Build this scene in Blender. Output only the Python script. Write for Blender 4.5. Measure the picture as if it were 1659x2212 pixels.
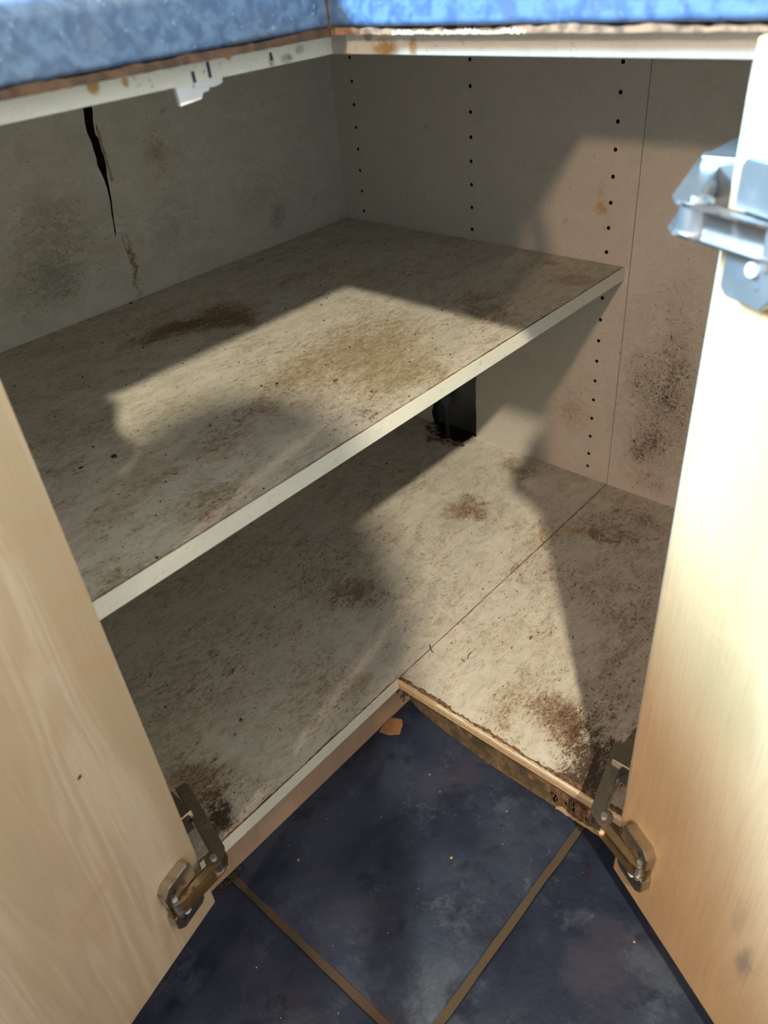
import bpy, bmesh, math, random
from mathutils import Vector, Matrix
random.seed(7)
for _o in list(bpy.data.objects): bpy.data.objects.remove(_o)
SC = bpy.context.scene
COL = SC.collection

# ---------------------------------------------------------------- camera
# world frame: x runs along the left inner wall away from the back corner, y along the right inner wall,
# z = 0 is the top of the cabinet's bottom panel, the tiled floor is at z = -0.08 (metres)
FLOOR_Z = -0.08
cam_data = bpy.data.cameras.new('camera')
cam = bpy.data.objects.new('camera', cam_data); COL.objects.link(cam)
RIGHT = Vector((-0.66201662, 0.74512358, -0.08077649))
DOWN = Vector((0.48613684, 0.3448701, -0.80295429))
FWD = Vector((-0.57044278, -0.57083751, -0.59054176))
CAM = Vector((0.96568232, 0.98459494, 0.72650733))
M = Matrix.Identity(4)
for i in range(3):
    M[i][0] = RIGHT[i]; M[i][1] = -DOWN[i]; M[i][2] = -FWD[i]; M[i][3] = CAM[i]
cam.matrix_world = M
cam_data.sensor_fit = 'VERTICAL'; cam_data.sensor_height = 36.0
cam_data.lens = 36.0 * 1680.4285 / 2212.0
cam_data.clip_start = 0.01
cam_data.dof.use_dof = True; cam_data.dof.focus_distance = 0.95; cam_data.dof.aperture_fstop = 7.5
SC.camera = cam

# ---------------------------------------------------------------- light and exposure
SC.view_settings.view_transform = 'Standard'; SC.view_settings.look = 'None'
SC.view_settings.gamma = 1.0; SC.view_settings.use_curve_mapping = False
SC.view_settings.exposure = 1.8
world = bpy.data.worlds.new('world'); SC.world = world; world.use_nodes = True
world.node_tree.nodes['Background'].inputs[0].default_value = (1.0, 0.93, 0.84, 1)
world.node_tree.nodes['Background'].inputs[1].default_value = 0.28

def lamp(name, kind, loc, power, col, size, size_y=None, target=None):
    d = bpy.data.lights.new(name, kind); d.energy = power; d.color = col
    if kind == 'POINT': d.shadow_soft_size = size
    else:
        d.shape = 'RECTANGLE'; d.size = size; d.size_y = size_y or size
    o = bpy.data.objects.new(name, d); COL.objects.link(o); o.location = loc
    if target is not None:
        o.rotation_euler = (Vector(target) - Vector(loc)).to_track_quat('-Z', 'Y').to_euler()
    return o
lamp('ceiling_lamp_light', 'POINT', (1.618, 1.727, 1.92), 70.0, (1.0, 0.89, 0.66), 0.032)
lamp('far_lamp_light', 'POINT', (4.4, 1.265, 1.90), 66.0, (1.0, 0.68, 0.46), 0.075)
lamp('window_daylight', 'AREA', (1.75, -0.22, 1.64), 150.0, (0.43, 0.74, 1.0), 1.2, 0.50, (1.75, 1.0, 1.42))

# ---------------------------------------------------------------- material helpers
class NT:
    def __init__(s, name):
        s.m = bpy.data.materials.new(name); s.m.use_nodes = True
        s.t = s.m.node_tree; s.b = s.t.nodes['Principled BSDF']
        s.geo = s.t.nodes.new('ShaderNodeNewGeometry').outputs['Position']
    def put(s, sock, v):
        if v is None: return
        if isinstance(v, bpy.types.NodeSocket): s.t.links.new(v, sock)
        else:
            if isinstance(v, tuple) and len(v) == 3 and sock.type == 'RGBA': v = v + (1,)
            sock.default_value = v
    def obj(s):
        return s.t.nodes.new('ShaderNodeTexCoord').outputs['Object']
    def math(s, op, a, b=None, c=None, clamp=False):
        n = s.t.nodes.new('ShaderNodeMath'); n.operation = op; n.use_clamp = clamp
        s.put(n.inputs[0], a); s.put(n.inputs[1], b)
        if c is not None: s.put(n.inputs[2], c)
        return n.outputs[0]
    def vm(s, op, a, b=None):
        n = s.t.nodes.new('ShaderNodeVectorMath'); n.operation = op
        s.put(n.inputs[0], a); s.put(n.inputs[1], b)
        return n.outputs['Value'] if op in ('LENGTH', 'DISTANCE', 'DOT_PRODUCT') else n.outputs[0]
    def noise(s, vec, scale, detail=4, rough=0.6, dist=0.0, color=False):
        n = s.t.nodes.new('ShaderNodeTexNoise'); s.put(n.inputs['Vector'], vec)
        n.inputs['Scale'].default_value = scale; n.inputs['Detail'].default_value = detail
        n.inputs['Roughness'].default_value = rough; n.inputs['Distortion'].default_value = dist
        return n.outputs['Color' if color else 'Fac']
    def rng(s, v, a, b, c=0.0, d=1.0):
        n = s.t.nodes.new('ShaderNodeMapRange'); n.interpolation_type = 'SMOOTHSTEP'
        for i, x in enumerate((v, a, b, c, d)): s.put(n.inputs[i], x)
        return n.outputs[0]
    def mix(s, f, a, b, mode='MIX'):
        n = s.t.nodes.new('ShaderNodeMix'); n.data_type = 'RGBA'; n.blend_type = mode
        s.put(n.inputs[0], f); s.put(n.inputs[6], a); s.put(n.inputs[7], b)
        return n.outputs[2]
    def bump(s, h, strength=0.3, dist=0.001):
        n = s.t.nodes.new('ShaderNodeBump'); n.inputs['Strength'].default_value = strength
        n.inputs['Distance'].default_value = dist; s.put(n.inputs['Height'], h)
        s.t.links.new(n.outputs[0], s.b.inputs['Normal'])
    def spots(s, P, lst):
        tot = None
        for c, r, st, _k in lst:
            d = s.vm('MULTIPLY', s.vm('SUBTRACT', P, c), tuple(1.0 / x for x in r))
            v = s.rng(s.vm('LENGTH', d), 1.55, 0.25, 0.0, st)
            tot = v if tot is None else s.math('ADD', tot, v)
        return tot if tot is not None else 0.0
    def out(s, col, rough=0.5, metal=0.0, spec=0.5):
        s.put(s.b.inputs['Base Color'], col); s.put(s.b.inputs['Roughness'], rough)
        s.b.inputs['Metallic'].default_value = metal; s.b.inputs['Specular IOR Level'].default_value = spec
        return s.m

def plain(name, col, rough=0.5, metal=0.0, var=0.12, scale=60.0):
    t = NT(name); n = t.noise(t.geo, scale, 5, 0.6)
    c = t.mix(t.rng(n, 0.35, 0.65), tuple(x * (1 - var) for x in col), tuple(min(1, x * (1 + var)) for x in col))
    return t.out(c, rough, metal)

SP_shelf=[((0.408,0.157,0.349),(0.055,0.03,0.2),1.5,'b'),((0.395,0.194,0.349),(0.03,0.025,0.2),1.1,'b'),((0.484,0.135,0.349),(0.045,0.03,0.2),1.4,'b'),((0.445,0.137,0.349),(0.04,0.02,0.2),0.7,'b'),((0.382,0.155,0.349),(0.05,0.03,0.2),0.8,'r'),((0.397,0.418,0.349),(0.13,0.09,0.2),0.4,'o'),((0.553,0.192,0.349),(0.05,0.02,0.2),0.3,'b'),((0.361,0.385,0.349),(0.09,0.06,0.2),0.62,'o'),((0.396,0.464,0.349),(0.06,0.05,0.2),0.6,'o'),((0.54,0.393,0.349),(0.035,0.025,0.2),0.75,'b'),((0.605,0.405,0.349),(0.035,0.03,0.2),0.95,'d'),((0.602,0.424,0.349),(0.03,0.02,0.2),0.7,'r'),((0.486,0.493,0.349),(0.022,0.022,0.2),0.8,'d'),((0.195,0.417,0.349),(0.05,0.05,0.2),0.75,'b'),((0.229,0.476,0.349),(0.03,0.04,0.2),0.55,'b'),((0.037,0.425,0.349),(0.008,0.014,0.2),0.9,'b'),((0.074,0.485,0.349),(0.03,0.04,0.2),0.65,'o'),((0.161,0.477,0.349),(0.05,0.05,0.2),0.35,'r'),((0.253,0.142,0.349),(0.07,0.02,0.2),0.5,'b'),((0.064,0.153,0.349),(0.05,0.05,0.2),0.3,'b'),((0.68,0.403,0.349),(0.06,0.03,0.2),0.5,'r'),((0.701,0.412,0.349),(0.05,0.02,0.2),0.45,'b'),((0.702,0.477,0.349),(0.03,0.02,0.2),0.5,'o'),((0.677,0.496,0.349),(0.03,0.02,0.2),0.5,'o'),((0.642,0.485,0.349),(0.03,0.015,0.2),0.5,'o'),((0.736,0.375,0.349),(0.03,0.03,0.2),0.3,'b'),((0.761,0.433,0.349),(0.04,0.02,0.2),0.45,'b'),((0.803,0.503,0.349),(0.05,0.03,0.2),0.45,'o'),((0.679,0.27,0.349),(0.06,0.03,0.2),0.5,'b'),((0.683,0.212,0.349),(0.04,0.03,0.2),0.35,'b'),((0.473,0.362,0.349),(0.05,0.03,0.2),0.45,'o'),((0.489,0.436,0.35),(0.05,0.03,0.2),0.35,'r'),((0.543,0.424,0.349),(0.08,0.04,0.2),0.3,'r')]
SP_floor=[((0.177,0.382,0.0),(0.03,0.035,0.2),0.85,'b'),((0.196,0.387,0.0),(0.05,0.03,0.2),0.55,'b'),((0.444,0.37,0.0),(0.04,0.03,0.2),0.75,'b'),((0.409,0.386,0.0),(0.04,0.03,0.2),0.5,'b'),((0.427,0.311,0.0),(0.06,0.04,0.2),0.45,'b'),((0.625,0.31,0.0),(0.01,0.01,0.2),1.0,'d'),((0.635,0.35,0.0),(0.013,0.009,0.2),1.1,'d'),((0.631,0.332,0.0),(0.006,0.006,0.2),0.8,'d'),((0.769,0.483,0.0),(0.02,0.022,0.2),1.2,'d'),((0.771,0.502,0.0),(0.02,0.014,0.2),1.2,'d'),((0.757,0.448,0.0),(0.03,0.03,0.2),0.7,'b'),((0.756,0.421,0.0),(0.03,0.04,0.2),0.5,'b'),((0.734,0.476,0.0),(0.03,0.03,0.2),0.5,'b'),((0.538,0.496,0.0),(0.012,0.01,0.2),0.9,'y'),((0.567,0.367,0.0),(0.12,0.06,0.2),0.35,'r'),((0.584,0.47,0.0),(0.05,0.04,0.2),0.35,'r'),((0.044,0.401,0.0),(0.02,0.025,0.2),0.9,'b'),((0.036,0.364,0.0),(0.02,0.02,0.2),0.7,'b'),((0.032,0.222,0.0),(0.025,0.03,0.2),1.1,'d'),((0.019,0.254,0.0),(0.02,0.02,0.2),0.8,'b'),((0.167,0.503,0.0),(0.008,0.008,0.2),0.9,'y'),((0.201,0.516,0.0),(0.05,0.03,0.2),0.35,'o'),((0.285,0.302,0.0),(0.06,0.04,0.2),0.35,'b'),((0.478,0.207,0.0),(0.05,0.04,0.2),0.3,'b'),((0.681,0.32,0.0),(0.03,0.04,0.2),0.3,'b'),((0.442,0.751,0.0),(0.03,0.035,0.2),1.0,'d'),((0.442,0.704,0.0),(0.025,0.03,0.2),0.95,'b'),((0.457,0.721,0.0),(0.02,0.02,0.2),0.7,'b'),((0.498,0.766,0.0),(0.03,0.03,0.2),1.15,'d'),((0.473,0.779,0.0),(0.03,0.04,0.2),1.1,'d'),((0.52,0.773,0.0),(0.02,0.03,0.2),1.0,'d'),((0.381,0.734,0.0),(0.04,0.04,0.2),0.85,'d'),((0.27,0.692,0.0),(0.05,0.05,0.2),0.5,'b'),((0.107,0.591,0.0),(0.03,0.05,0.2),0.65,'b'),((0.133,0.549,0.0),(0.01,0.025,0.2),0.85,'y'),((0.124,0.585,0.0),(0.008,0.03,0.2),0.75,'b'),((0.353,0.635,0.0),(0.03,0.025,0.2),0.55,'o'),((0.388,0.59,0.0),(0.04,0.03,0.2),0.35,'o'),((0.494,0.533,0.0),(0.008,0.008,0.2),0.8,'d'),((0.24,0.615,0.0),(0.03,0.03,0.2),0.35,'b'),((0.323,0.714,0.0),(0.03,0.03,0.2),0.6,'b'),((0.023,0.569,0.0),(0.03,0.06,0.2),0.45,'b'),((0.056,0.623,0.0),(0.02,0.04,0.2),0.55,'b'),((0.449,0.645,0.0),(0.04,0.03,0.2),0.45,'o'),((0.433,0.666,0.0),(0.05,0.04,0.2),0.35,'b'),((0.486,0.664,0.0),(0.03,0.03,0.2),0.4,'o'),((0.408,0.508,-0.0),(0.05,0.04,0.2),0.25,'b'),((0.241,0.565,0.0),(0.05,0.04,0.2),0.3,'b')]
SP_wb=[((0.0,0.584,0.201),(0.2,0.09,0.14),0.6,'k'),((0.0,0.617,0.114),(0.2,0.08,0.1),0.6,'k'),((0.0,0.587,0.063),(0.2,0.06,0.06),0.4,'b'),((0.0,0.598,0.286),(0.2,0.06,0.12),0.4,'o'),((0.0,0.466,0.121),(0.2,0.06,0.08),0.35,'k'),((0.0,0.591,0.196),(0.2,0.045,0.06),0.75,'d'),((0.0,0.611,0.15),(0.2,0.055,0.06),0.75,'d'),((0.0,0.61,0.249),(0.2,0.035,0.04),0.75,'d'),((0.0,0.606,0.32),(0.2,0.03,0.05),0.5,'d'),((0.0,0.557,0.303),(0.2,0.02,0.04),0.4,'d'),((0.0,0.572,0.07),(0.2,0.015,0.015),0.95,'d'),((0.0,0.59,0.097),(0.2,0.025,0.025),1.0,'d'),((0.0,0.548,0.206),(0.2,0.02,0.04),0.5,'d'),((0.0,0.592,0.031),(0.2,0.03,0.02),0.75,'d'),((0.0,0.596,0.461),(0.2,0.003,0.003),1.0,'d'),((-0.0,0.559,0.086),(0.2,0.02,0.03),0.5,'d'),((0.0,0.595,0.536),(0.2,0.02,0.02),0.2,'d'),((0.0,0.476,0.432),(0.2,0.01,0.022),0.75,'y'),((0.0,0.477,0.418),(0.2,0.008,0.008),0.9,'y'),((0.0,0.425,0.397),(0.2,0.005,0.004),0.9,'b'),((0.0,0.38,0.463),(0.2,0.012,0.014),0.35,'b'),((0.0,0.189,0.503),(0.2,0.003,0.008),0.7,'b'),((0.0,0.138,0.395),(0.2,0.003,0.012),0.8,'y'),((0.0,0.178,0.398),(0.2,0.003,0.01),0.8,'y'),((0.0,0.46,0.483),(0.2,0.003,0.003),0.8,'b'),((0.0,0.451,0.1),(0.2,0.04,0.04),0.4,'b'),((0.0,0.371,0.175),(0.2,0.03,0.02),0.45,'d'),((0.0,0.422,0.157),(0.2,0.02,0.02),0.3,'d'),((-0.0,0.457,0.134),(0.2,0.03,0.05),0.35,'b'),((0.0,0.346,0.11),(0.2,0.04,0.03),0.2,'d')]
SP_wa=[((0.546,0.0,0.442),(0.09,0.2,0.07),0.5,'k'),((0.408,0.0,0.4),(0.1,0.2,0.05),0.35,'k'),((0.146,0.0,0.415),(0.08,0.2,0.05),0.35,'k'),((0.327,0.0,0.514),(0.04,0.2,0.04),0.35,'r'),((0.523,0.0,0.469),(0.05,0.2,0.06),0.5,'k'),((0.527,0.0,0.406),(0.03,0.2,0.03),0.7,'k'),((0.359,0.0,0.434),(0.05,0.2,0.04),0.3,'k'),((0.151,0.0,0.392),(0.015,0.2,0.02),0.7,'k'),((0.068,0.0,0.396),(0.008,0.2,0.015),0.5,'k'),((0.338,0.0,0.516),(0.012,0.2,0.03),0.4,'b'),((0.314,0.0,0.451),(0.04,0.2,0.04),0.35,'k'),((0.345,0.0,0.529),(0.02,0.2,0.03),0.3,'b'),((0.26,0.0,0.559),(0.003,0.2,0.008),0.5,'k'),((0.459,0.0,0.464),(0.05,0.2,0.05),0.35,'k'),((0.573,0.0,0.403),(0.05,0.2,0.04),0.45,'k'),((0.421,0.0,0.378),(0.003,0.2,0.035),0.9,'b'),((0.419,0.0,0.411),(0.005,0.2,0.03),1.0,'b'),((0.523,0.0,0.565),(0.01,0.2,0.01),0.5,'k'),((0.318,0.0,0.569),(0.005,0.2,0.006),0.6,'b'),((0.197,0.0,0.441),(0.05,0.2,0.04),0.3,'k'),((0.296,0.0,0.366),(0.05,0.2,0.03),0.3,'k')]

def mouldy(name, spots, base=(0.62, 0.585, 0.50), grey=(0.50, 0.475, 0.41), bg=0.2, rough=0.5, seed=0.0, scuff=0.5, grain=(0.55, 1.0, 1.0), wash=1.0, wobble=0.09):
    """cream melamine board, water stained: brown blooms, specks of mould, pale scuffs; SPOTS are the stains' places"""
    t = NT(name)
    P = t.geo
    Q = t.vm('ADD', P, (seed, seed * 0.7, seed * 1.3))
    wob = t.vm('SCALE', t.vm('SUBTRACT', t.noise(Q, 24, 7, 0.8, color=True), (0.5, 0.5, 0.5)), None)
    wob.node.inputs['Scale'].default_value = wobble
    W = t.vm('ADD', P, wob)
    S = {k: t.spots(W, [x for x in spots if x[3] in k]) for k in ('b', 'd', 'r', 'o', 'y', 'k')}
    QS = t.vm('MULTIPLY', Q, grain)
    big = t.noise(Q, 8, 5, 0.7)
    mid = t.noise(QS, 48, 9, 0.85, 0.8)
    fine = t.noise(QS, 330, 6, 0.85, 0.8)
    speck = t.noise(QS, 620, 4, 0.8)
    gr = t.noise(QS, 150, 7, 0.85, 1.2)
    c = t.mix(t.rng(mid, 0.40, 0.62), base, grey)
    c = t.mix(t.math('MULTIPLY', t.rng(fine, 0.50, 0.38), 0.45 * scuff), c, tuple(x * 0.62 for x in grey))
    c = t.mix(t.math('MULTIPLY', t.rng(gr, 0.52, 0.60), scuff), c, (0.84, 0.81, 0.74))
    sw = t.noise(t.vm('ADD', Q, (4, 4, 4)), 20, 5, 0.62, 1.2)
    c = t.mix(t.math('MULTIPLY', t.rng(t.math('ABSOLUTE', t.math('SUBTRACT', sw, 0.5)), 0.006, 0.0), scuff * 0.5), c, (0.84, 0.82, 0.76))
    bgv = t.math('MULTIPLY', t.rng(big, 0.30, 0.62), bg)
    for kk, col, am in (('b', (0.27, 0.165, 0.09), 0.62), ('o', (0.37, 0.29, 0.16), 0.45), ('r', (0.43, 0.32, 0.25), 0.55), ('y', (0.50, 0.32, 0.13), 0.7), ('k', (0.34, 0.315, 0.255), 0.60), ('d', (0.25, 0.18, 0.115), 0.35)):
        c = t.mix(t.math('MULTIPLY', t.math('MULTIPLY', t.rng(S[kk], 0.05, 1.0), am * wash), t.rng(mid, 0.36, 0.54)), c, col)
    def lay(c, sm, pat, thr, k, w, col, amt):
        v = t.math('ADD', pat, t.math('MULTIPLY', sm, k))
        return t.mix(t.math('MULTIPLY', t.rng(v, thr, thr + w), amt), c, col)
    mf = t.math('ADD', t.math('MULTIPLY', gr, 0.50), t.math('MULTIPLY', fine, 0.50))
    gd = t.math('ADD', t.math('MULTIPLY', gr, 0.6), t.math('MULTIPLY', mid, 0.4))
    c = lay(c, bgv, gd, 0.520, 0.065, 0.08, (0.31, 0.245, 0.165), 0.62 * min(1.0, bg * 2.2))
    c = lay(c, t.math('ADD', S['r'], bgv), mf, 0.555, 0.085, 0.09, (0.37, 0.25, 0.18), 0.65)
    c = lay(c, t.math('ADD', S['o'], bgv), mf, 0.560, 0.10, 0.09, (0.28, 0.20, 0.10), 0.75)
    c = lay(c, S['y'], mf, 0.58, 0.13, 0.12, (0.50, 0.29, 0.09), 0.75)
    c = lay(c, S['k'], mf, 0.57, 0.09, 0.09, (0.24, 0.22, 0.175), 0.75)
    c = lay(c, t.math('ADD', S['b'], t.math('ADD', t.math('MULTIPLY', S['d'], 0.5), t.math('MULTIPLY', bgv, 0.55))), mf, 0.57, 0.095, 0.09, (0.19, 0.11, 0.058), 0.85)
    dd = t.math('ADD', t.math('ADD', S['d'], t.math('MULTIPLY', S['b'], 0.45)), t.math('ADD', t.math('MULTIPLY', S['o'], 0.40), bgv))
    ds = t.math('ADD', t.math('MULTIPLY', fine, 0.5), t.math('MULTIPLY', gr, 0.5))
    c = lay(c, dd, ds, 0.605, 0.075, 0.05, (0.055, 0.035, 0.022), 0.85)
    c = lay(c, dd, speck, 0.66, 0.08, 0.05, (0.04, 0.026, 0.016), 0.85)
    t.bump(t.math('ADD', fine, gr), 0.35, 0.0008)
    return t.out(c, t.math('ADD', t.math('MULTIPLY', mid, 0.25), rough - 0.1), 0.0, 0.35)

def maple(name, light=(0.72, 0.58, 0.42), dark=(0.56, 0.42, 0.27), seed=0.0, bold=1.0, marks=()):
    t = NT(name); P = t.vm('ADD', t.obj(), (seed, seed, seed))
    w = t.noise(t.vm('MULTIPLY', P, (1.0, 1.0, 0.35)), 9, 3, 0.5)
    S = t.vm('MULTIPLY', P, (1.0, 1.0, 0.055))
    off = t.vm('SCALE', t.vm('SUBTRACT', t.noise(t.vm('MULTIPLY', P, (1, 1, 0.4)), 7, 2, 0.5, color=True), (0.5, 0.5, 0.5)), None)
    off.node.inputs['Scale'].default_value = 0.035
    cath = t.noise(t.vm('ADD', S, off), 22, 2, 0.4, 0.2)
    pores = t.noise(t.vm('MULTIPLY', P, (1, 1, 0.03)), 520, 3, 0.6)
    fig = t.noise(t.vm('MULTIPLY', P, (0.6, 0.6, 1.0)), 26, 4, 0.6, 0.8)
    ln = t.math('FRACT', t.math('MULTIPLY', cath, 13.0)); ln = t.rng(t.math('ABSOLUTE', t.math('SUBTRACT', ln, 0.5)), 0.5, 0.05)
    c = t.mix(t.math('MULTIPLY', t.rng(cath, 0.40, 0.62), 0.6 * bold), light, dark)
    c = t.mix(t.math('MULTIPLY', t.math('MULTIPLY', ln, t.rng(w, 0.36, 0.56)), 0.50 * bold), c, dark)
    c = t.mix(t.math('MULTIPLY', t.rng(w, 0.35, 0.7), 0.35), c, (0.70, 0.50, 0.34))
    c = t.mix(t.math('MULTIPLY', t.rng(pores, 0.45, 0.7), 0.30), c, tuple(x * 0.78 for x in dark))
    c = t.mix(t.math('MULTIPLY', t.rng(fig, 0.56, 0.72), 0.35), c, (0.60, 0.36, 0.20))
    if marks:
        wv = t.vm('SCALE', t.vm('SUBTRACT', t.noise(P, 60, 3, 0.6, color=True), (0.5, 0.5, 0.5)), None)
        wv.node.inputs['Scale'].default_value = 0.02
        PO = t.vm('ADD', t.obj(), wv)
        for p, r, st, col in marks:
            m = t.spots(PO, [(p, r, st, 'm')])
            c = t.mix(m, c, col)
    t.bump(pores, 0.15, 0.0004)
    return t.out(c, 0.42, 0.0, 0.4)

# ---------------------------------------------------------------- mesh helpers
BASE = {}
def link(o):
    COL.objects.link(o); return o
def empty(name, loc=(0, 0, 0)):
    o = link(bpy.data.objects.new(name, None)); o.location = loc; o.empty_display_size = 0.05
    BASE[o.name] = Vector(loc); return o
def tag(o, label=None, cat=None, group=None, kind=None):
    if label: o['label'] = label
    if cat: o['category'] = cat
    if group: o['group'] = group
    if kind: o['kind'] = kind
    return o
def part(name, bm, mat, parent=None, smooth=False, cutters=()):
    """link BM (in world coordinates) as one mesh object under PARENT"""
    bmesh.ops.recalc_face_normals(bm, faces=bm.faces[:])
    me = bpy.data.meshes.new(name); bm.to_mesh(me); bm.free()
    o = link(bpy.data.objects.new(name, me))
    if cutters:
        tmp = []
        for cb in cutters:
            bmesh.ops.recalc_face_normals(cb, faces=cb.faces[:])
            cm = bpy.data.meshes.new('cutter'); cb.to_mesh(cm); cb.free()
            co = link(bpy.data.objects.new('cutter', cm)); tmp.append(co)
            md = o.modifiers.new('cut', 'BOOLEAN'); md.operation = 'DIFFERENCE'; md.solver = 'EXACT'; md.object = co
        dg = bpy.context.evaluated_depsgraph_get()
        nm = bpy.data.meshes.new_from_object(o.evaluated_get(dg))
        o.modifiers.clear(); o.data = nm; nm.name = name
        for co in tmp:
            cm = co.data; bpy.data.objects.remove(co); bpy.data.meshes.remove(cm)
        me = nm
    me.materials.clear()
    me.materials.append(mat)
    if smooth:
        for p in me.polygons: p.use_smooth = True
    if parent is not None:
        b = BASE[parent.name]
        me.transform(Matrix.Translation(-b)); o.parent = parent; BASE[o.name] = b
    else:
        BASE[o.name] = Vector((0, 0, 0))
    return o
def shade_cut(o, mat, axis, lo, hi, inset):
    """give the sawn or drilled inner faces of a panel (not its outer rim) a near-black material, the shade painted in"""
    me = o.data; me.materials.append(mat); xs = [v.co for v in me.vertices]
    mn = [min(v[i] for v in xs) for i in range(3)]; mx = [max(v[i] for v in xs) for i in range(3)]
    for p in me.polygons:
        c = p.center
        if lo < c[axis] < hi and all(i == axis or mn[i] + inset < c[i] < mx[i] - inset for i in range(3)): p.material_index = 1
def seat(o, loc):
    """give a top-level one-mesh thing its own origin"""
    o.data.transform(Matrix.Translation(-Vector(loc))); o.location = loc; return o
def box(bm, x0, x1, y0, y1, z0, z1, bev=0.0, mat=None):
    vs = [bm.verts.new((x, y, z)) for x in (x0, x1) for y in (y0, y1) for z in (z0, z1)]
    idx = ((0, 1, 3, 2), (4, 6, 7, 5), (0, 4, 5, 1), (2, 3, 7, 6), (0, 2, 6, 4), (1, 5, 7, 3))
    fs = [bm.faces.new([vs[i] for i in f]) for f in idx]
    if bev:
        es = list({e for f in fs for e in f.edges})
        r = bmesh.ops.bevel(bm, geom=es, offset=bev, segments=2, affect='EDGES', profile=0.5)
        vs = list({v for v in vs if v.is_valid} | set(r['verts']))
    if mat is not None:
        for v in vs: v.co = mat @ v.co
    return bm
def B(*a, **k): return box(bmesh.new(), *a, **k)
def prism(bm, pts, axis, a, b, mat=None):
    """polygon PTS (2-D) swept from A to B along AXIS (0/1/2)"""
    def P(p, t):
        if axis == 2: v = Vector((p[0], p[1], t))
        elif axis == 1: v = Vector((p[0], t, p[1]))
        else: v = Vector((t, p[0], p[1]))
        return mat @ v if mat is not None else v
    lo = [bm.verts.new(P(p, a)) for p in pts]; hi = [bm.verts.new(P(p, b)) for p in pts]
    n = len(pts)
    bm.faces.new(lo); bm.faces.new(hi[::-1])
    for i in range(n): bm.faces.new((lo[i], lo[(i + 1) % n], hi[(i + 1) % n], hi[i]))
    return bm
def cyl(bm, p, q, r, seg=16, r2=None):
    p, q = Vector(p), Vector(q); d = q - p
    m = Matrix.Translation((p + q) / 2) @ d.to_track_quat('Z', 'Y').to_matrix().to_4x4()
    bmesh.ops.create_cone(bm, cap_ends=True, segments=seg, radius1=r, radius2=r if r2 is None else r2, depth=d.length, matrix=m)
    return bm
def ragged(p0, p1, wdir, ndir, w0, w1, th, n, seed, edge=0.0):
    """thin torn strip from P0 to P1: width W0..W1 along WDIR, thickness TH along NDIR, torn inner side"""
    rr = random.Random(seed); bm = bmesh.new(); p0, p1, wd, nd = Vector(p0), Vector(p1), Vector(wdir), Vector(ndir)
    rows = []; w = (w0 + w1) / 2
    for i in range(n + 1):
        t = i / n; w += rr.uniform(-1, 1) * (w1 - w0) * 0.45; w = min(w1, max(w0, w))
        a = p0.lerp(p1, t) - wd * edge * rr.random(); b = a + wd * (w + edge * rr.random())
        rows.append([bm.verts.new(x) for x in (a, b, b + nd * th, a + nd * th)])
    for r, s in zip(rows, rows[1:]):
        for j in range(4): bm.faces.new((r[j], r[(j + 1) % 4], s[(j + 1) % 4], s[j]))
    bm.faces.new(rows[0]); bm.faces.new(rows[-1][::-1])
    return bm

# ---------------------------------------------------------------- materials
m_shelf = mouldy('mouldy_shelf_laminate', SP_shelf, bg=0.50, seed=0.0)
m_floorL = mouldy('mouldy_bottom_laminate', SP_floor, bg=0.58, seed=2.0, base=(0.62, 0.58, 0.50))
m_wb = mouldy('spotted_side_laminate', SP_wb, bg=0.05, wash=0.6, wobble=0.045, seed=5.0, base=(0.60, 0.555, 0.49), grey=(0.56, 0.52, 0.455), scuff=0.12)
m_wa = mouldy('blotched_back_laminate', SP_wa, bg=0.16, wobble=0.05, seed=9.0, base=(0.60, 0.58, 0.515), grey=(0.54, 0.52, 0.455), scuff=0.45)
m_band = mouldy('cream_edge_band', [((0.705, 0.525, 0.674), (0.004, 0.01, 0.005), 1.3, 'y'), ((0.684, 0.525, 0.672), (0.0025, 0.01, 0.003), 1.1, 'y'),
    ((0.606, 0.525, 0.675), (0.003, 0.01, 0.003), 1.4, 'y'), ((0.556, 0.525, 0.667), (0.006, 0.01, 0.003), 1.2, 'd'), ((0.543, 0.525, 0.671), (0.005, 0.01, 0.003), 1.0, 'd'),
    ((0.570, 0.525, 0.667), (0.003, 0.01, 0.004), 0.9, 'd'), ((0.511, 0.575, 0.668), (0.01, 0.012, 0.006), 0.9, 'y'), ((0.511, 0.56, 0.674), (0.01, 0.004, 0.003), 1.2, 'd'), ((0.511, 0.60, 0.668), (0.01, 0.004, 0.006), 0.9, 'y')],
    base=(0.86, 0.85, 0.74), grey=(0.82, 0.81, 0.70), bg=0.0, seed=11.0, scuff=0.2, wobble=0.006, wash=1.6)
m_band2 = mouldy('yellowed_edge_band', [], base=(0.62, 0.50, 0.30), grey=(0.55, 0.43, 0.25), bg=0.35, seed=13.0, scuff=0.3)
m_chip = plain('torn_brown_board', (0.16, 0.09, 0.05), 0.85, var=0.5, scale=160)
m_rust = plain('swollen_orange_board', (0.050, 0.027, 0.015), 0.8, var=0.45, scale=110)
m_cut_shade = plain('painted_cut_shade', (0.012, 0.010, 0.008), 0.9)  # near-black colour stands in for shade inside the holes and the crack
m_pen = plain('dark_ink', (0.02, 0.02, 0.05), 0.6)
m_white = plain('white_plastic', (0.80, 0.80, 0.84), 0.3, var=0.03)
m_pipe = plain('grey_pipe_plastic', (0.11, 0.11, 0.105), 0.6)
m_mapleL = maple('maple_left_door', bold=1.5, seed=0.3, marks=[((0.063, 0.0, 0.265), (0.0016, 0.01, 0.002), 3.0, (0.03, 0.06, 0.07))])
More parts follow.
